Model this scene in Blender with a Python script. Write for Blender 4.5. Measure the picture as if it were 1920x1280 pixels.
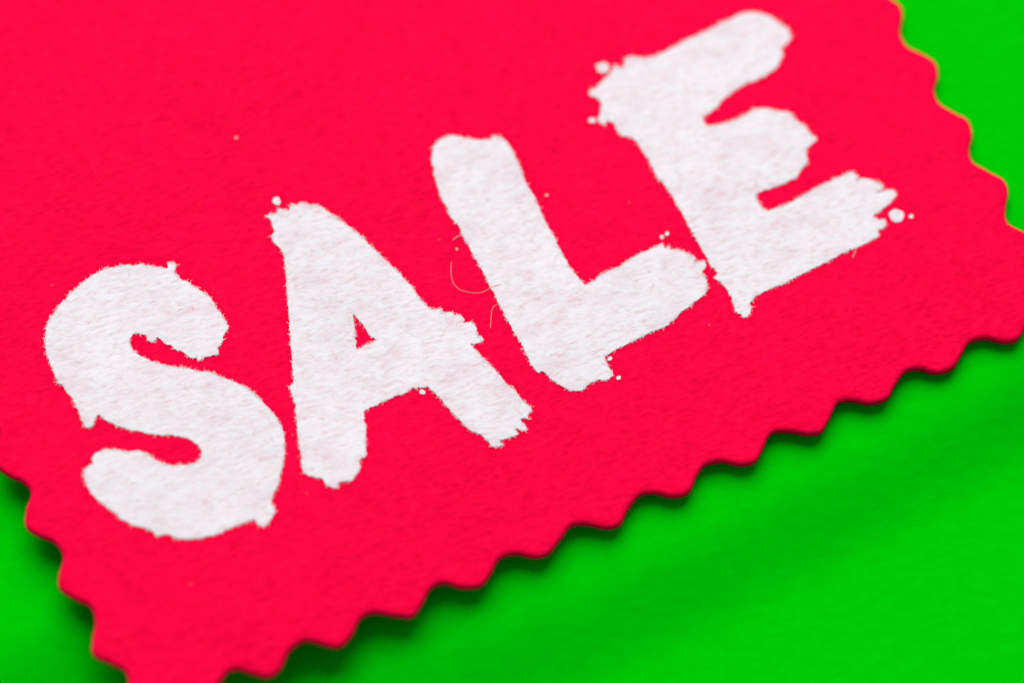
import bpy, math, random
import numpy as np
from mathutils import Matrix, Vector
from mathutils.geometry import delaunay_2d_cdt

random.seed(7)
rng = np.random.default_rng(7)
scene = bpy.context.scene
C = scene.collection
for o in list(bpy.data.objects):
    bpy.data.objects.remove(o)

# ------------------------------------------------------------------ camera
# all modelling numbers are millimetres, MM turns them into metres
MM = 0.001
TILT, ROLL, DIST = math.radians(25), math.radians(5), 197.5
LENS, SENSOR = 100.0, 36.0
Rcam = (Matrix.Rotation(TILT, 3, 'X') @ Matrix.Rotation(ROLL, 3, 'Z'))
Ccam = Rcam @ Vector((0, 0, DIST))
cam_data = bpy.data.cameras.new('camera')
cam_data.lens = LENS
cam_data.sensor_width = SENSOR
cam_data.clip_start = 0.005
cam_data.clip_end = 10
cam_data.dof.use_dof = True
cam_data.dof.focus_distance = (DIST - 0.3) * MM
cam_data.dof.aperture_fstop = 11.0
cam = bpy.data.objects.new('camera', cam_data)
cam.matrix_world = Matrix.Translation(Ccam * MM) @ Rcam.to_4x4()
C.objects.link(cam)
scene.camera = cam

# ------------------------------------------------------------------ light
world = bpy.data.worlds.new('World')
scene.world = world
world.use_nodes = True
world.node_tree.nodes['Background'].inputs[0].default_value = (1.0, 0.99, 1.0, 1)
world.node_tree.nodes['Background'].inputs[1].default_value = 0.27


def area_light(name, az, el, dist, size, power, col):
    d = bpy.data.lights.new(name, 'AREA')
    d.shape = 'DISK'
    d.size = size
    d.energy = power
    d.color = col
    o = bpy.data.objects.new(name, d)
    a, e = math.radians(az), math.radians(el)
    p = Vector((math.sin(a) * math.cos(e), math.cos(a) * math.cos(e), math.sin(e))) * dist
    o.location = p
    o.rotation_euler = (-p).to_track_quat('-Z', 'Y').to_euler()
    C.objects.link(o)


# azimuth is measured from "up the picture" towards the right
area_light('softbox_lamp', -10, 50, 0.9, 0.95, 12.3, (1.0, 0.985, 0.97))

vs = scene.view_settings
vs.view_transform = 'Standard'
vs.look = 'None'
vs.exposure = 0.0
vs.gamma = 1.0
vs.use_curve_mapping = False
scene.render.engine = 'CYCLES'

# ------------------------------------------------------------------ shapes of the surfaces (numpy, mm)
TH = 0.68        # thickness of the felt


def felt_z(x, y):
    return (0.10 * np.sin(x * 0.11 + 0.6) * np.cos(y * 0.13) + 0.05 * np.sin(x * 0.31 - y * 0.23 + 1.0)
            + 0.03 * np.sin(x * 0.52 + y * 0.44))


FPX = LENS / SENSOR * 1920
Rn = np.array(Rcam)
Cn = np.array(Ccam)


def unproject(p, zf=felt_z, dz=0.0):
    """photo pixels (1920 x 1280) -> points on the surface zf"""
    p = np.asarray(p, float)
    d = np.stack([(p[:, 0] - 960) / FPX, -(p[:, 1] - 640) / FPX, -np.ones(len(p))], 1) @ Rn.T
    z = np.zeros(len(p))
    for _ in range(4):
        q = Cn + d * ((z - Cn[2]) / d[:, 2])[:, None]
        z = zf(q[:, 0], q[:, 1]) + dz
    return q[:, :2]


# ------------------------------------------------------------------ materials
def new_mat(name, rough=0.95, spec=0.03):
    m = bpy.data.materials.new(name)
    m.use_nodes = True
    nt = m.node_tree
    b = nt.nodes['Principled BSDF']
    b.inputs['Roughness'].default_value = rough
    b.inputs['Specular IOR Level'].default_value = spec
    return m, nt, b


def node(nt, kind, **kw):
    n = nt.nodes.new(kind)
    for k, v in kw.items():
        if k in n.inputs:
            n.inputs[k].default_value = v
        else:
            setattr(n, k, v)
    return n


def mapped(nt, angle, sx, sy):
    """object coordinates turned so that x runs along the fibres"""
    tc = node(nt, 'ShaderNodeTexCoord')
    mp = node(nt, 'ShaderNodeMapping')
    mp.inputs['Rotation'].default_value = (0, 0, -angle)
    m2 = node(nt, 'ShaderNodeMapping')
    m2.inputs['Scale'].default_value = (sx, sy, 0.5 * (sx + sy))
    nt.links.new(tc.outputs['Object'], mp.inputs['Vector'])
    nt.links.new(mp.outputs['Vector'], m2.inputs['Vector'])
    return m2.outputs['Vector']


def noise(nt, vec, scale=1.0, detail=3, rough=0.6, distortion=0.0):
    n = node(nt, 'ShaderNodeTexNoise')
    n.inputs['Scale'].default_value = scale
    n.inputs['Detail'].default_value = detail
    n.inputs['Roughness'].default_value = rough
    n.inputs['Distortion'].default_value = distortion
    nt.links.new(vec, n.inputs['Vector'])
    return n.outputs[0]


def ramp(nt, fac, stops):
    r = node(nt, 'ShaderNodeValToRGB')
    el = r.color_ramp.elements
    while len(el) < len(stops):
        el.new(0.5)
    for e, (p, c) in zip(el, stops):
        e.position = p
        e.color = (*c, 1)
    nt.links.new(fac, r.inputs[0])
    return r.outputs[0]


def math_node(nt, op, a, b):
    n = node(nt, 'ShaderNodeMath', operation=op)
    for i, v in enumerate((a, b)):
        if isinstance(v, (int, float)):
            n.inputs[i].default_value = v
        else:
            nt.links.new(v, n.inputs[i])
    return n.outputs[0]


def add_bump(nt, b, height, dist, strength=1.0):
    n = node(nt, 'ShaderNodeBump')
    n.inputs['Strength'].default_value = strength
    n.inputs['Distance'].default_value = dist
    nt.links.new(height, n.inputs['Height'])
    nt.links.new(n.outputs[0], b.inputs['Normal'])


FIB = math.radians(24)    # direction in which the felt fibres were carded


def felt_material(name, stops_fine, stops_blotch, bump):
    m, nt, b = new_mat(name)
    fine = noise(nt, mapped(nt, FIB, 1300, 3600), 1.0, 4, 0.62, 0.6)
    blot = noise(nt, mapped(nt, FIB, 320, 620), 1.0, 3, 0.55, 0.4)
    c1 = ramp(nt, fine, stops_fine)
    c2 = ramp(nt, blot, stops_blotch)
    mx = node(nt, 'ShaderNodeMix', data_type='RGBA', blend_type='MULTIPLY')
    mx.inputs[0].default_value = 1.0
    nt.links.new(c1, mx.inputs[6])
    nt.links.new(c2, mx.inputs[7])
    nt.links.new(mx.outputs[2], b.inputs['Base Color'])
    h = math_node(nt, 'ADD', math_node(nt, 'MULTIPLY', fine, 1.0), math_node(nt, 'MULTIPLY', blot, 1.6))
    add_bump(nt, b, h, bump)
    return m


M_RED = felt_material('red_felt',
                      [(0.30, (0.74, 0.0003, 0.036)), (0.48, (0.90, 0.0006, 0.049)), (0.68, (0.97, 0.0032, 0.062))],
                      [(0.32, (0.90, 0.8, 0.92)), (0.65, (1, 1, 1))], 0.000045)
M_WHITE = felt_material('white_flock_print',
                        [(0.28, (0.69, 0.51, 0.55)), (0.42, (0.735, 0.675, 0.705)), (0.57, (0.76, 0.76, 0.805))],
                        [(0.34, (0.955, 0.865, 0.89)), (0.50, (0.99, 0.965, 0.97)), (0.64, (1, 1, 1))], 0.000025)


def plain_fibre(name, col):
    m, nt, b = new_mat(name, 0.85, 0.1)
    n = noise(nt, mapped(nt, 0, 900, 900), 1.0, 2, 0.5)
    c = ramp(nt, n, [(0.3, tuple(v * 0.93 for v in col)), (0.7, col)])
    nt.links.new(c, b.inputs['Base Color'])
    return m


M_REDF = plain_fibre('red_fibre', (0.93, 0.0012, 0.048))
M_WHITEF = plain_fibre('white_fibre', (0.755, 0.75, 0.79))
M_FAINT = plain_fibre('rose_red_fleck', (0.93, 0.035, 0.085))
M_PINKF = plain_fibre('pale_pink_fibre', (0.86, 0.34, 0.36))

M_GREEN, nt, b = new_mat('green_woven_cloth', 0.95, 0.0)
wv = node(nt, 'ShaderNodeTexWave', wave_type='BANDS', bands_direction='Y')
wv.inputs['Scale'].default_value = 1.0
wv.inputs['Distortion'].default_value = 2.2
wv.inputs['Detail'].default_value = 2
wv.inputs['Detail Scale'].default_value = 1.0
nt.links.new(mapped(nt, math.radians(14), 600, 1750), wv.inputs['Vector'])
wx = node(nt, 'ShaderNodeTexWave', wave_type='BANDS', bands_direction='X')
wx.inputs['Scale'].default_value = 1.0
wx.inputs['Distortion'].default_value = 1.0
nt.links.new(mapped(nt, math.radians(14), 2000, 900), wx.inputs['Vector'])
nz = noise(nt, mapped(nt, math.radians(14), 700, 1600), 1.0, 4, 0.65)
col = ramp(nt, nz, [(0.3, (0.0, 0.47, 0.0012)), (0.7, (0.0, 0.53, 0.0018))])
nt.links.new(col, b.inputs['Base Color'])
patch = ramp(nt, noise(nt, mapped(nt, 0.3, 90, 140), 1.0, 2, 0.5), [(0.4, (0.15, 0.15, 0.15)), (0.62, (1, 1, 1))])
hh = math_node(nt, 'ADD', math_node(nt, 'MULTIPLY', math_node(nt, 'MULTIPLY', wv.outputs[1], patch), 0.3),
               math_node(nt, 'ADD', math_node(nt, 'MULTIPLY', wx.outputs[1], 0.2), math_node(nt, 'MULTIPLY', nz, 0.9)))
add_bump(nt, b, hh, 0.000016)


# ------------------------------------------------------------------ mesh helpers
def mesh_obj(name, verts, faces, mat, parent=None, smooth=True):
    me = bpy.data.meshes.new(name)
    me.from_pydata([tuple(v) for v in (np.asarray(verts) * MM).tolist()], [], faces)
    me.validate()
    if smooth:
        me.polygons.foreach_set('use_smooth', np.ones(len(me.polygons), bool))
    me.materials.append(mat)
    me.update()
    o = bpy.data.objects.new(name, me)
    C.objects.link(o)
    if parent:
        o.parent = parent
        o.matrix_parent_inverse = parent.matrix_world.inverted()
    return o


def inside(px, py, loops):
    r = np.zeros(len(px), bool)
    for lp in loops:
        x0, y0 = lp[:, 0], lp[:, 1]
        x1, y1 = np.roll(x0, -1), np.roll(y0, -1)
        for a, b_, c, d in zip(x0, y0, x1, y1):
            if b_ == d:
                continue
            cond = (b_ > py) != (d > py)
            r ^= cond & (px < (c - a) * (py - b_) / (d - b_) + a)
    return r


def near_loop(px, py, loops, dist):
    """True where a point is closer than dist to a loop vertex"""
    pts = np.vstack(loops)
    r = np.zeros(len(px), bool)
    for i in range(0, len(px), 2000):
        d = (px[i:i + 2000, None] - pts[None, :, 0]) ** 2 + (py[i:i + 2000, None] - pts[None, :, 1]) ** 2
        r[i:i + 2000] = d.min(1) < dist * dist
    return r


def fill(loops, spacing, keep=0.55):
    """triangulate the region between loops, with a jittered grid of inner points"""
    allp = np.vstack(loops)
    lo, hi = allp.min(0), allp.max(0)
    gx, gy = np.meshgrid(np.arange(lo[0], hi[0], spacing), np.arange(lo[1], hi[1], spacing))
    gx, gy = gx.ravel() + rng.uniform(-.2, .2, gx.size) * spacing, gy.ravel() + rng.uniform(-.2, .2, gy.size) * spacing
    k = inside(gx, gy, loops)
    gx, gy = gx[k], gy[k]
    k = ~near_loop(gx, gy, loops, keep * spacing)
    gx, gy = gx[k], gy[k]
    pts, edges, n = [], [], 0
    for lp in loops:
        m = len(lp)
        pts += [Vector(p) for p in lp]
        edges += [(n + i, n + (i + 1) % m) for i in range(m)]
        n += m
    pts += [Vector((a, b_)) for a, b_ in zip(gx, gy)]
    v, e, f, ov, oe, of = delaunay_2d_cdt(pts, edges, [], 0, 1e-5)
    v = np.array([(p.x, p.y) for p in v])
    f = np.array([t for t in f if len(t) == 3])
    cen = v[f].mean(1)
    f = f[inside(cen[:, 0], cen[:, 1], loops)]
    a, b_, c = v[f[:, 0]], v[f[:, 1]], v[f[:, 2]]
    flip = ((b_ - a)[:, 0] * (c - a)[:, 1] - (b_ - a)[:, 1] * (c - a)[:, 0]) < 0
    f[flip] = f[flip][:, ::-1]
    used = np.unique(f)
    mp = -np.ones(len(v), int)
    mp[used] = np.arange(len(used))
    border = np.array([len(o) > 0 and min(o) < n for o in ov])
    return v[used], mp[f], border[used]


def fibres(name, p, ang, length, radius, zf, lift, arch, mat, parent, bend=0.5, seg=4, sink=False, flat=0.8):
    """many short curved hairs lying on the surface zf, joined into one mesh"""
    n = len(p)
    t = np.linspace(-0.5, 0.5, seg + 1)
    L = np.broadcast_to(length, (n,))[:, None]
    d = np.stack([np.cos(ang), np.sin(ang)], 1)
    q = np.stack([-d[:, 1], d[:, 0]], 1)
    bd = rng.normal(0, bend, n)[:, None]
    wob = rng.normal(0, 0.12 * bend, (n, 1)) * np.sin(t * 9)[None]
    side = (bd * (t ** 2)[None] + wob) * L
    x = p[:, :1] + d[:, :1] * t * L + q[:, :1] * side
    y = p[:, 1:] + d[:, 1:] * t * L + q[:, 1:] * side
    A = np.broadcast_to(arch, (n,))[:, None]
    z = zf(x, y) + lift + A * (1 - (2 * t) ** 2)[None]
    if sink:
        z = z - np.abs(rng.normal(0, 0.012, (n, 1)))
    r = (np.broadcast_to(radius, (n,))[:, None] * (1 - 0.55 * (2 * np.abs(t)) ** 2)[None])
    V = np.zeros((n, seg + 1, 3, 3))
    for k, (cx_, cz_) in enumerate(((1.0, -0.35), (0.0, 0.55), (-1.0, -0.35))):      # cambered hair, rounded side up
        V[:, :, k, 0] = x + q[:, :1] * r * cx_
        V[:, :, k, 1] = y + q[:, 1:] * r * cx_
        V[:, :, k, 2] = z + flat * r * cz_
    base = (np.arange(n) * (seg + 1) * 3)[:, None, None]
    s = (np.arange(seg) * 3)[None, :, None]
    k0, k1 = np.arange(2)[None, None], (np.arange(2) + 1)[None, None]
    F = np.stack(np.broadcast_arrays(base + s + k0, base + s + 3 + k0, base + s + 3 + k1, base + s + k1), -1).reshape(-1, 4)
    o = mesh_obj(name, V.reshape(-1, 3), F.tolist(), mat, parent)
    o['kind'] = 'stuff'
    return o


def empty(name, loc):
    o = bpy.data.objects.new(name, None)
    o.location = loc
    o.empty_display_size = 0.01
    C.objects.link(o)
    bpy.context.view_layer.update()
    return o


# ------------------------------------------------------------------ outline of the felt tag
# notches of the pinked edge, read off the photograph
NB = np.array([(442, 1245), (575, 1198), (702, 1146), (838, 1091), (966, 1030), (1087, 970.6), (1215, 914), (1339, 859),
               (1464, 805), (1592, 744), (1711, 688), (1845, 627)], float) + (-14, 6)
NR = np.array([(1686, 72), (1750, 183), (1815, 295), (1882, 406)], float) + (7, 3)
NL = np.array([(55, 914), (114, 1032), (175, 1150), (238, 1261)], float) + (0, -4)
EB, ER, EL = (unproject(e) for e in (NB, NR, NL))


def polyfit(e, deg):
    i = np.arange(len(e))
    cx, cy = np.polyfit(i, e[:, 0], deg), np.polyfit(i, e[:, 1], deg)
    return lambda u: np.stack([np.polyval(cx, u), np.polyval(cy, u)], -1)


cb, cr, cl = polyfit(EB, 2), polyfit(ER, 1), polyfit(EL, 1)
AMP = 1.38       # depth of the notches, mm


def edge(curve, u0, u1, sign, per=26):
    n = int(abs(u1 - u0) * per)
    u = np.linspace(u0, u1, n, endpoint=False)
    p = curve(u)
    t = curve(u + 1e-3) - curve(u - 1e-3)
    t /= np.linalg.norm(t, axis=1)[:, None]
    nrm = sign * np.stack([t[:, 1], -t[:, 0]], 1)
    h = AMP * (1 + 0.05 * np.sin(2.3 * u + 0.7) + 0.04 * np.sin(5.1 * u)) * 0.5 * (1 - np.cos(2 * math.pi * u))
    return p + nrm * h[:, None]


# bottom runs left to right (outside is to its right hand = sign +1)
bot = edge(cb, -1.0, 13.0, 1)
# right edge goes on downwards in the list, so walk it backwards
rgt = edge(cr, 5.0 - 0.6, -7.6, -1)
lft = edge(cl, -7.6, 4.0 - 0.35, 1)
# far edge: straight, between the two upper ends
pa, pb = cr(np.array([-7.6]))[0], cl(np.array([-7.6]))[0]
ntop = 16
top = edge(lambda u: pa[None] + (pb - pa)[None] * (np.asarray(u)[:, None] / ntop), 0, ntop, 1)


def cross_trim(a, b):
    """cut polyline a's tail and b's head where they cross"""
    best = None
    for i in range(len(a) - 1, max(0, len(a) - 80), -1):
        p, r = a[i - 1], a[i] - a[i - 1]
        for j in range(0, min(80, len(b) - 1)):
            q, s = b[j], b[j + 1] - b[j]
            den = r[0] * s[1] - r[1] * s[0]
            if abs(den) < 1e-12:
                continue
            w = q - p
            t = (w[0] * s[1] - w[1] * s[0]) / den
            u = (w[0] * r[1] - w[1] * r[0]) / den
            if 0 <= t <= 1 and 0 <= u <= 1:
                return np.vstack([a[:i], (p + t * r)[None]]), b[j + 1:]
    return a, b


bot, rgt = cross_trim(bot, rgt)
rgt, top = cross_trim(rgt, top)
top, lft = cross_trim(top, lft)
lft, bot = cross_trim(lft, bot)
outline = np.vstack([bot, rgt, top, lft])


def resample(p, step):
    q = np.vstack([p, p[:1]])
    s = np.concatenate([[0], np.cumsum(np.linalg.norm(np.diff(q, axis=0), axis=1))])
    n = int(s[-1] / step)
    u = np.linspace(0, s[-1], n, endpoint=False)
    return np.stack([np.interp(u, s, q[:, 0]), np.interp(u, s, q[:, 1])], 1)


outline = resample(outline, 0.2)
for _ in range(4):      # soften the cut corners
    outline = 0.25 * np.roll(outline, 1, 0) + 0.5 * outline + 0.25 * np.roll(outline, -1, 0)
# small unevenness of the cut
nn = len(outline)
kk = np.arange(nn)
wav = sum(0.02 * np.sin(2 * math.pi * kk * f_ / nn + ph) for f_, ph in ((61, .3), (97, 1.9), (143, 4.0), (211, 2.2)))
tg = np.roll(outline, -1, 0) - np.roll(outline, 1, 0)
tg /= np.linalg.norm(tg, axis=1)[:, None]
nin = np.stack([-tg[:, 1], tg[:, 0]], 1)          # points inwards (counter-clockwise loop)
outline = outline + nin * wav[:, None]

# ------------------------------------------------------------------ green cloth
bdir = EB[-1] - EB[0]
blen = np.linalg.norm(bdir)
bdir = bdir / blen
bout = np.array([bdir[1], -bdir[0]])              # out of the tag, across the lower edge


def sstep(a, b_, x):
    t = np.clip((x - a) / (b_ - a), 0, 1)
    return t * t * (3 - 2 * t)


def cloth_z(x, y):
    s = ((x - EB[0][0]) * bdir[0] + (y - EB[0][1]) * bdir[1]) / blen     # 0 lower left notch, 1 lower right one
    w = (x - EB[0][0]) * bout[0] + (y - EB[0][1]) * bout[1]              # mm outside the lower edge
    gap = 0.03 + (0.40 + 1.6 * (1 - sstep(0.0, 0.60, s))) * sstep(-9.0, -0.5, w)
    gap = gap + 1.5 * (1 - sstep(-0.10, 0.22, s))
    z = -TH - 0.17 - gap
    # a soft roll beside the tag, falling away into a shallow valley
    wc = w - 1.0 * np.sin(s * 3.2 + 0.2)
    z = z - 1.5 * sstep(2.8, 10.0, wc) * sstep(-0.35, 0.25, s) + 1.0 * sstep(10.0, 27.0, wc) * sstep(-0.2, 0.3, s)
    z = z - 0.5 * sstep(0.85, 1.15, s) * sstep(2, 9, w)
    z = z + 0.05 * np.sin(x * 0.33 + y * 0.2) * np.sin(y * 0.27 - 0.8) + 0.02 * np.sin(x * 0.9 + y * 0.5)
    return np.minimum(z, felt_z(x, y) - TH - 0.005)


gx, gy = np.meshgrid(np.arange(-80, 80.1, 0.7), np.arange(-62, 85.1, 0.7))
ny, nx = gx.shape
vz = cloth_z(gx, gy)
idx = np.arange(nx * ny).reshape(ny, nx)
F = np.stack([idx[:-1, :-1], idx[:-1, 1:], idx[1:, 1:], idx[1:, :-1]], -1).reshape(-1, 4)
cloth = mesh_obj('green_cloth', np.stack([gx.ravel(), gy.ravel(), vz.ravel()], 1), F.tolist(), M_GREEN)
cloth['kind'] = 'structure'
cloth['label'] = 'bright green finely woven cloth spread under the red felt tag'
cloth['category'] = 'cloth'

# ------------------------------------------------------------------ felt tag
tag = empty('sale_tag', (0, 0, -TH * MM))
tag['label'] = 'red felt tag with scalloped edges and white brushed SALE lettering'
tag['category'] = 'tag'

RO = 0.34       # rounding of the upper edge
rings, zs = [], []
rings.append(outline + nin * 0.10); zs.append(-TH)
rings.append(outline); zs.append(-TH + 0.12)
for a in np.radians([0, 18, 36, 54, 72, 90]):
    rings.append(outline + nin * RO * (1 - math.cos(a)))
    zs.append(-RO + RO * math.sin(a))
V, Fc = [], []
for rg, z in zip(rings, zs):
    V.append(np.stack([rg[:, 0], rg[:, 1], felt_z(rg[:, 0], rg[:, 1]) + z], 1))
for k in range(len(rings) - 1):
    for i in range(nn):
        j = (i + 1) % nn
        Fc.append((k * nn + i, k * nn + j, (k + 1) * nn + j, (k + 1) * nn + i))
iv, itri, _ = fill([rings[-1]], 0.6)
# weld the inner sheet to the last ring by position
off = len(rings) * nn
last = (len(rings) - 1) * nn
key = {(round(a, 4), round(b_, 4)): last + i for i, (a, b_) in enumerate(rings[-1])}
mp, extra = [], []
for a, b_ in iv:
    k = key.get((round(a, 4), round(b_, 4)))
    if k is None:
        k = off + len(extra)
        extra.append((a, b_))
    mp.append(k)
extra = np.array(extra)
V.append(np.stack([extra[:, 0], extra[:, 1], felt_z(extra[:, 0], extra[:, 1])], 1))
mp = np.array(mp)
Fc += mp[itri].tolist()
bv, btri, _ = fill([rings[0]], 3.0)
nb = off + len(extra)
V.append(np.stack([bv[:, 0], bv[:, 1], felt_z(bv[:, 0], bv[:, 1]) - TH], 1))
Fc += (nb + btri[:, ::-1]).tolist()
card = mesh_obj('felt_sheet', np.vstack(V), Fc, M_RED, tag)

# ------------------------------------------------------------------ lettering (outlines read off the photograph)
def tr(ox, oy, sc, pts):
    return np.array(pts, float) / sc + (ox, oy)


S_OUT = tr(60, 460, 2.2077, [
    (380, 85), (400, 80), (410, 88), (460, 78), (470, 86), (520, 92), (560, 97), (562, 75), (580, 68), (598, 85), (592, 103),
    (585, 110), (620, 140), (665, 165), (700, 190), (740, 220), (765, 260), (790, 295), (800, 315), (815, 340), (800, 365),
    (790, 375), (792, 395), (770, 420), (773, 450), (740, 458), (715, 465), (690, 480), (680, 470), (655, 468), (620, 440),
    (600, 435), (575, 415), (555, 410), (535, 390), (518, 380), (507, 400), (490, 404), (475, 390), (478, 372), (440, 365),
    (415, 370), (402, 395), (410, 425), (440, 455), (480, 475), (520, 487), (560, 500), (620, 508), (680, 520), (740, 527),
    (790, 548), (850, 570), (900, 600), (950, 645), (1000, 695), (1030, 745), (1045, 790), (1048, 850), (1035, 920),
    (1020, 980), (1000, 1030), (990, 1055), (1005, 1100), (985, 1140), (957, 1167), (935, 1155), (920, 1132), (880, 1148),
    (800, 1180), (750, 1200), (690, 1212), (610, 1215), (560, 1195), (520, 1202), (490, 1175), (440, 1165), (390, 1145),
    (350, 1110), (300, 1075), (260, 1045), (235, 1010), (220, 970), (212, 935), (240, 910), (258, 905), (243, 885), (265, 860),
    (310, 843), (350, 845), (390, 858), (430, 850), (455, 852), (490, 875), (530, 898), (570, 912), (640, 910), (680, 900),
    (700, 880), (705, 850), (690, 830), (660, 805), (620, 790), (575, 782), (540, 788), (490, 780), (440, 768), (395, 762),
    (350, 745), (310, 725), (285, 707), (270, 698), (262, 720), (248, 750), (218, 752), (205, 720), (190, 680), (170, 635),
    (140, 605), (130, 578), (110, 575), (95, 540), (75, 490), (58, 440), (55, 390), (58, 340), (75, 300), (110, 255),
    (150, 210), (190, 170), (230, 135), (290, 105), (340, 90)])
A_OUT = tr(480, 340, 2.1333, [
    (90, 110), (105, 115), (132, 122), (138, 92), (165, 98), (180, 83), (215, 97), (240, 90), (275, 115), (330, 150),
    (380, 190), (430, 230), (480, 280), (530, 330), (580, 375), (620, 420), (655, 470), (690, 505), (715, 515), (735, 510),
    (750, 528), (780, 523), (790, 538), (815, 535), (835, 555), (828, 570), (865, 563), (880, 585), (885, 620), (908, 630),
    (895, 647), (870, 650), (856, 650), (890, 690), (930, 730), (975, 775), (1005, 815), (1035, 835), (1060, 870),
    (1095, 900), (1105, 920), (1083, 935), (1098, 953), (1062, 945), (1060, 960), (1085, 992), (1065, 1002), (1045, 983),
    (1033, 990), (1050, 1012), (1020, 1025), (985, 1032), (972, 1038), (992, 1058), (945, 1058), (925, 1035), (890, 1005),
    (860, 1000), (830, 970), (790, 930), (755, 890), (720, 850), (690, 822), (660, 825), (620, 830), (590, 852), (550, 862),
    (490, 890), (430, 918), (432, 960), (440, 990), (435, 1040), (442, 1097), (413, 1110), (415, 1150), (395, 1185),
    (385, 1200), (330, 1200), (320, 1230), (300, 1222), (280, 1217), (265, 1185), (230, 1182), (190, 1168), (182, 1120),
    (175, 1060), (168, 1000), (160, 940), (155, 880), (136, 825), (150, 800), (145, 740), (140, 680), (135, 600), (130, 520),
    (125, 440), (120, 370), (115, 320), (105, 280), (80, 250), (60, 222), (77, 205), (65, 180), (60, 155), (38, 142),
    (60, 133), (80, 137)])
A_HOLE = tr(480, 340, 2.1333, [(388, 530), (400, 545), (420, 563), (445, 600), (462, 622), (486, 635), (440, 655),
                               (402, 675), (397, 640), (393, 590), (390, 555)])
L_OUT = tr(780, 230, 2.4155, [
    (80, 105), (110, 75), (165, 60), (210, 68), (250, 78), (300, 80), (338, 80), (350, 60), (385, 72), (415, 90), (430, 120),
    (455, 175), (480, 230), (495, 270), (520, 310), (545, 360), (575, 430), (600, 480), (630, 525), (640, 560), (665, 605),
    (690, 645), (720, 685), (750, 720), (768, 737), (800, 720), (830, 695), (880, 670), (920, 655), (960, 625), (1000, 600),
    (1050, 580), (1090, 560), (1117, 550), (1128, 572), (1147, 560), (1148, 577), (1190, 573), (1220, 590), (1245, 600),
    (1262, 618), (1258, 637), (1285, 630), (1305, 628), (1317, 650), (1293, 680), (1300, 695), (1317, 715), (1315, 745),
    (1310, 780), (1280, 800), (1240, 830), (1200, 860), (1165, 895), (1130, 922), (1090, 940), (1050, 955), (1000, 985),
    (950, 1005), (900, 1030), (870, 1050), (853, 1060), (865, 1095), (885, 1125), (892, 1147), (870, 1163), (830, 1165),
    (790, 1180), (770, 1195), (750, 1213), (700, 1218), (670, 1200), (640, 1180), (600, 1150), (572, 1122), (555, 1134),
    (520, 1095), (505, 1060), (490, 1030), (470, 985), (440, 945), (425, 910), (400, 865), (380, 830), (360, 790), (345, 760),
    (320, 710), (295, 665), (270, 620), (250, 585), (235, 550), (210, 510), (195, 470), (170, 445), (150, 410), (130, 375),
    (110, 330), (95, 280), (78, 230), (85, 205), (70, 180), (75, 150)])
E_OUT = tr(1080, 0, 2.0652, [
    (48, 355), (80, 340), (110, 310), (135, 285), (150, 258), (177, 268), (192, 245), (185, 228), (210, 222), (250, 228),
    (310, 222), (350, 200), (400, 172), (450, 148), (500, 125), (550, 98), (600, 75), (645, 55), (690, 50), (740, 60),
    (780, 85), (815, 110), (833, 140), (820, 167), (793, 190), (802, 220), (775, 265), (740, 290), (700, 312), (660, 325),
    (610, 355), (570, 385), (540, 420), (510, 440), (486, 458), (500, 485), (515, 493), (560, 485), (610, 470), (650, 450),
    (690, 425), (740, 420), (790, 435), (835, 440), (850, 468), (890, 490), (905, 520), (935, 540), (910, 560), (888, 585),
    (895, 630), (870, 660), (850, 690), (800, 712), (750, 732), (700, 750), (695, 770), (715, 800), (740, 820), (760, 810),
    (800, 802), (860, 770), (920, 735), (980, 705), (1020, 685), (1067, 668), (1092, 685), (1076, 707), (1110, 691),
    (1150, 700), (1192, 725), (1156, 750), (1225, 733), (1240, 755), (1215, 790), (1180, 815), (1145, 842), (1165, 850),
    (1197, 855), (1197, 880), (1168, 890), (1170, 915), (1130, 940), (1090, 960), (1050, 970), (1000, 1000), (950, 1025),
    (900, 1050), (850, 1075), (800, 1100), (750, 1120), (710, 1140), (690, 1150), (670, 1178), (680, 1190), (670, 1222),
    (650, 1230), (620, 1207), (605, 1160), (590, 1130), (560, 1095), (533, 1075), (550, 1060), (525, 1030), (500, 990),
    (465, 925), (430, 860), (400, 810), (370, 760), (345, 720), (310, 680), (298, 650), (275, 610), (245, 570), (235, 545),
    (205, 530), (175, 530), (155, 500), (150, 480), (120, 468), (108, 487), (83, 468), (100, 430), (95, 390), (75, 378),
    (53, 370)])


def soften(p):
    """one round of corner cutting, gentle"""
    nx_ = np.roll(p, -1, 0)
    return np.stack([0.85 * p + 0.15 * nx_, 0.15 * p + 0.85 * nx_], 1).reshape(-1, 2)


def ragged(p, amp, step=0.085):
    q = resample(soften(p), step)
    m = len(q)
    t = np.roll(q, -1, 0) - np.roll(q, 1, 0)
    t /= np.linalg.norm(t, axis=1)[:, None] + 1e-9
    nr = np.stack([-t[:, 1], t[:, 0]], 1)
    r1 = rng.normal(0, 1, m)
    r2 = np.convolve(np.tile(rng.normal(0, 1, m), 3), np.ones(5) / 5, 'same')[m:2 * m] * 2.2
    return q + nr * (amp * (0.45 * r1 + 0.75 * r2))[:, None]


LH = 0.08        # how proud the flocked letters stand


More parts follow.
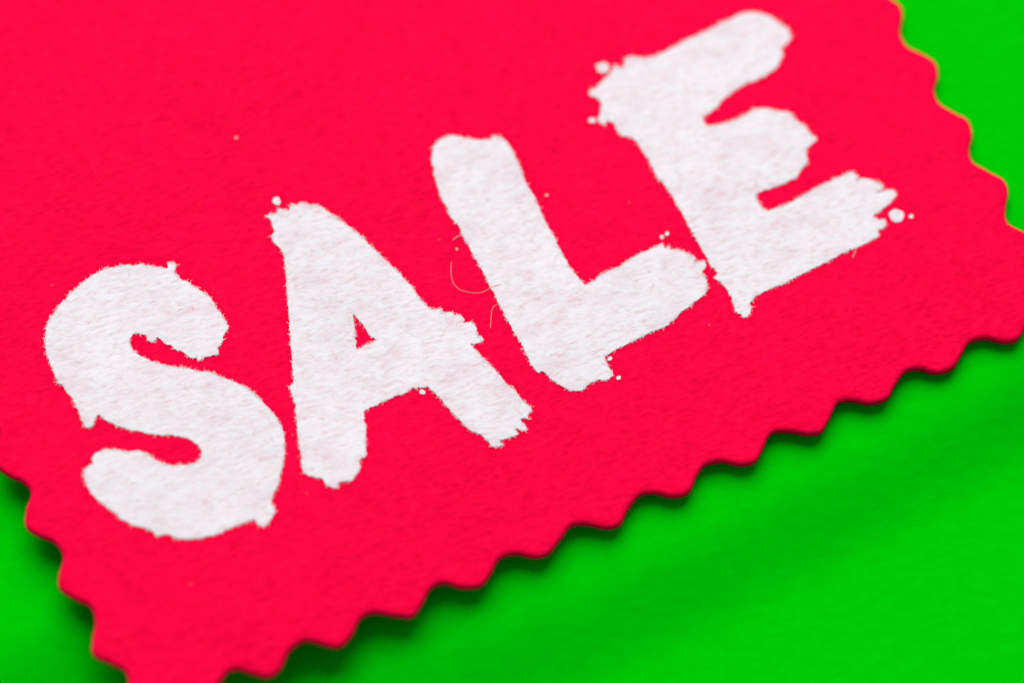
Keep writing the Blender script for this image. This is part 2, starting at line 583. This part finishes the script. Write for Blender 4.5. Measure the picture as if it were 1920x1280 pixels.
def raised(name, loops, mat, parent, spacing=0.26, h=LH):
    v, f, border = fill(loops, spacing)
    bump = 0.012 * np.sin(v[:, 0] * 4.1 + 2 * np.sin(v[:, 1] * 2.3)) * np.sin(v[:, 1] * 5.3 + v[:, 0])
    z = felt_z(v[:, 0], v[:, 1]) + np.where(border, h * 0.85, h + bump)
    VV = [np.stack([v[:, 0], v[:, 1], z], 1)]
    FF = f.tolist()
    n0 = len(v)
    for lp in loops:
        m = len(lp)
        zz = felt_z(lp[:, 0], lp[:, 1])
        VV.append(np.stack([lp[:, 0], lp[:, 1], zz + h * 0.85], 1))
        tq = np.roll(lp, -2, 0) - np.roll(lp, 2, 0)
        tq /= np.linalg.norm(tq, axis=1)[:, None] + 1e-9
        li = lp + np.stack([-tq[:, 1], tq[:, 0]], 1) * 0.07      # the flock overhangs its foot a little
        VV.append(np.stack([li[:, 0], li[:, 1], zz - 0.02], 1))
        for i in range(m):
            j = (i + 1) % m
            FF.append((n0 + m + i, n0 + m + j, n0 + j, n0 + i))
        n0 += 2 * m
    return mesh_obj(name, np.vstack(VV), FF, mat, parent)


def ccw(p):
    a = np.sum(p[:, 0] * np.roll(p[:, 1], -1) - np.roll(p[:, 0], -1) * p[:, 1])
    return p if a > 0 else p[::-1]


letters = {}
for ch, outer, holes, what in (
        ('S', S_OUT, [], 'white flocked letter S with rounded brush ends'),
        ('A', A_OUT, [A_HOLE], 'white flocked letter A with a small red triangle inside'),
        ('L', L_OUT, [], 'white flocked letter L with a frayed foot'),
        ('E', E_OUT, [], 'white flocked letter E with frayed arms')):
    loops = [ragged(ccw(unproject(outer)), 0.028)]
    for h_ in holes:
        loops.append(ragged(ccw(unproject(h_))[::-1], 0.02))
    o = raised('letter', loops, M_WHITE, tag)
    o['label'] = what
    letters[ch] = (o, loops)

# white splashes of the brush and small pale flecks
DOTS = [(tr(480, 340, 2.1333, [(83, 82)])[0], 8.2), (tr(480, 340, 2.1333, [(665, 843)])[0], 5.6),
        (tr(780, 230, 2.4155, [(878, 1070)])[0], 4.6), (tr(780, 230, 2.4155, [(918, 1157)])[0], 4.6),
        (tr(780, 230, 2.4155, [(1113, 521)])[0], 4.0), (tr(780, 230, 2.4155, [(1136, 505)])[0], 4.0),
        (tr(1080, 0, 2.0652, [(105, 266)])[0], 11.5), (tr(1080, 0, 2.0652, [(62, 468)])[0], 6.5),
        (tr(1080, 0, 2.0652, [(1240, 837)])[0], 13.0), (tr(1080, 0, 2.0652, [(1297, 840)])[0], 4.6),
        (tr(780, 230, 2.4155, [(185, 573)])[0], 2.6), (np.array([443.0, 259.0]), 2.8), (np.array([1025.0, 366.0]), 3.0)]
# rose flecks where the brush only touched the nap
DOTS += [(np.array(c_, float), 2.4) for c_ in ((552, 790), (556, 828), (560, 858), (575, 925), (1466, 36), (357, 1094),
                                             (549, 815), (98, 535), (1168, 560), (1330, 610), (823, 450), (1180, 380))]
for (c, r) in DOTS:
    a = np.linspace(0, 2 * math.pi, 18, endpoint=False)
    rr = r * (1 + 0.10 * np.sin(2 * a + rng.uniform(0, 6)) + rng.normal(0, 0.10, 18))
    px = np.stack([c[0] + rr * np.cos(a), c[1] + rr * np.sin(a) * 0.95], 1)
    lp = ccw(unproject(px))
    if r > 4.2:
        lp = ragged(lp, 0.024)
    raised('paint_splash', [lp], M_FAINT if r < 2.5 else M_WHITE if r > 3.5 else M_PINKF, tag, 0.2, 0.09 if r > 3.5 else 0.05)


# ------------------------------------------------------------------ fibres of the felt
allloops = [lp for _, ls in letters.values() for lp in ls]
lo, hi = outline.min(0), outline.max(0)


def scatter(n, loops_in, loops_out=None, margin=0.0):
    p = rng.uniform(lo, hi, (int(n * 2.6), 2))
    k = inside(p[:, 0], p[:, 1], loops_in)
    p = p[k]
    if loops_out:
        p = p[~inside(p[:, 0], p[:, 1], loops_out)]
    return p[:n]


inner = [outline + nin * 0.75]
P = scatter(26000, inner, allloops)
P = P[~near_loop(P[:, 0], P[:, 1], allloops, 0.22)]
fibres('fibre_nap', P, FIB + rng.normal(0, 0.55, len(P)), rng.uniform(0.4, 1.25, len(P)), rng.uniform(0.012, 0.024, len(P)),
       felt_z, 0.0, rng.uniform(0.0, 0.014, len(P)), M_REDF, card, 0.5, 4, True)

for ch, (o, loops) in letters.items():
    zf = lambda x, y: felt_z(x, y) + LH
    lo, hi = loops[0].min(0), loops[0].max(0)
    p = scatter(2600, loops)
    p = p[~near_loop(p[:, 0], p[:, 1], loops, 0.3)]
    fibres('fibre_nap', p, FIB + rng.normal(0, 0.6, len(p)), rng.uniform(0.35, 1.0, len(p)), rng.uniform(0.012, 0.022, len(p)),
           zf, 0.0, rng.uniform(0.0, 0.010, len(p)), M_WHITEF, o, 0.6, 4, True)
    # hairs that fray over the outline
    bl = np.vstack(loops)
    tt = np.vstack([np.roll(l, -1, 0) - np.roll(l, 1, 0) for l in loops])
    k = rng.choice(len(bl), int(len(bl) * 0.75))
    ang = np.arctan2(tt[k, 1], tt[k, 0]) + rng.normal(0, 0.65, len(k))
    fibres('frayed_edge', bl[k] + rng.normal(0, 0.035, (len(k), 2)), ang, rng.uniform(0.15, 0.5, len(k)),
           rng.uniform(0.010, 0.019, len(k)), felt_z, 0.085, rng.uniform(0, 0.02, len(k)), M_WHITEF, o, 0.7, 4, False, 0.8)
    # a few pink hairs lying across the white
    p2 = p[rng.choice(len(p), 26, replace=False)]
    fibres('red_hairs', p2, FIB + rng.normal(0, 0.6, len(p2)), rng.uniform(0.2, 0.6, len(p2)), 0.012,
           zf, 0.004, 0.01, M_PINKF, o, 0.6, 4)


# ------------------------------------------------------------------ loose hairs lying on the tag
def hair(name, pix, r, mat, label, lift=0.02):
    p = unproject(pix)
    # smooth
    for _ in range(3):
        q = np.stack([0.75 * p[:-1] + 0.25 * p[1:], 0.25 * p[:-1] + 0.75 * p[1:]], 1).reshape(-1, 2)
        p = np.vstack([p[:1], q, p[-1:]])
    n = len(p)
    d = np.gradient(p, axis=0)
    d /= np.linalg.norm(d, axis=1)[:, None]
    q = np.stack([-d[:, 1], d[:, 0]], 1)
    inw = np.zeros(n, bool) | inside(p[:, 0], p[:, 1], allloops)
    z = felt_z(p[:, 0], p[:, 1]) + lift + np.where(inw, LH, 0)
    z = np.convolve(np.pad(z, 3, 'edge'), np.ones(7) / 7, 'valid')
    V, F = [], []
    for i in range(n):
        rr = r * (0.7 + 0.3 * math.sin(i * 0.9) ** 2)
        for k in range(5):
            a = 2 * math.pi * k / 5
            V.append((p[i, 0] + q[i, 0] * rr * math.cos(a), p[i, 1] + q[i, 1] * rr * math.cos(a), z[i] + rr * math.sin(a)))
    for i in range(n - 1):
        for k in range(5):
            F.append((i * 5 + k, i * 5 + (k + 1) % 5, (i + 1) * 5 + (k + 1) % 5, (i + 1) * 5 + k))
    F += [tuple(range(5))[::-1], tuple((n - 1) * 5 + k for k in range(5))]
    o = mesh_obj(name, V, F, mat)
    o['label'] = label
    o['category'] = 'fibre'
    o['group'] = 'loose hairs lying on the felt tag'
    return o


lp_ = lambda pts: tr(780, 230, 2.4155, pts)
hair('loose_fibre', lp_([(160, 632), (158, 670), (161, 705), (170, 733), (200, 760), (240, 770), (290, 773), (325, 757), (352, 742), (385, 735)]),
     0.026, M_PINKF, 'long hook-shaped pale hair curling off the left side of the letter L')
hair('loose_fibre', lp_([(380, 820), (355, 828), (343, 848), (340, 880), (337, 930)]),
     0.026, M_PINKF, 'short bent pale hair hanging from the lower stem of the letter L')
hair('loose_fibre', lp_([(208, 506), (190, 517), (168, 531)]),
     0.045, M_PINKF, 'short stubby straight hair poking out of the upper stem of the letter L')
hair('loose_fibre', tr(1300, 380, 4.5714, [(1395, 395), (1385, 430), (1365, 470)]),
     0.045, M_PINKF, 'short pale hair sticking out under the lowest arm of the letter E')
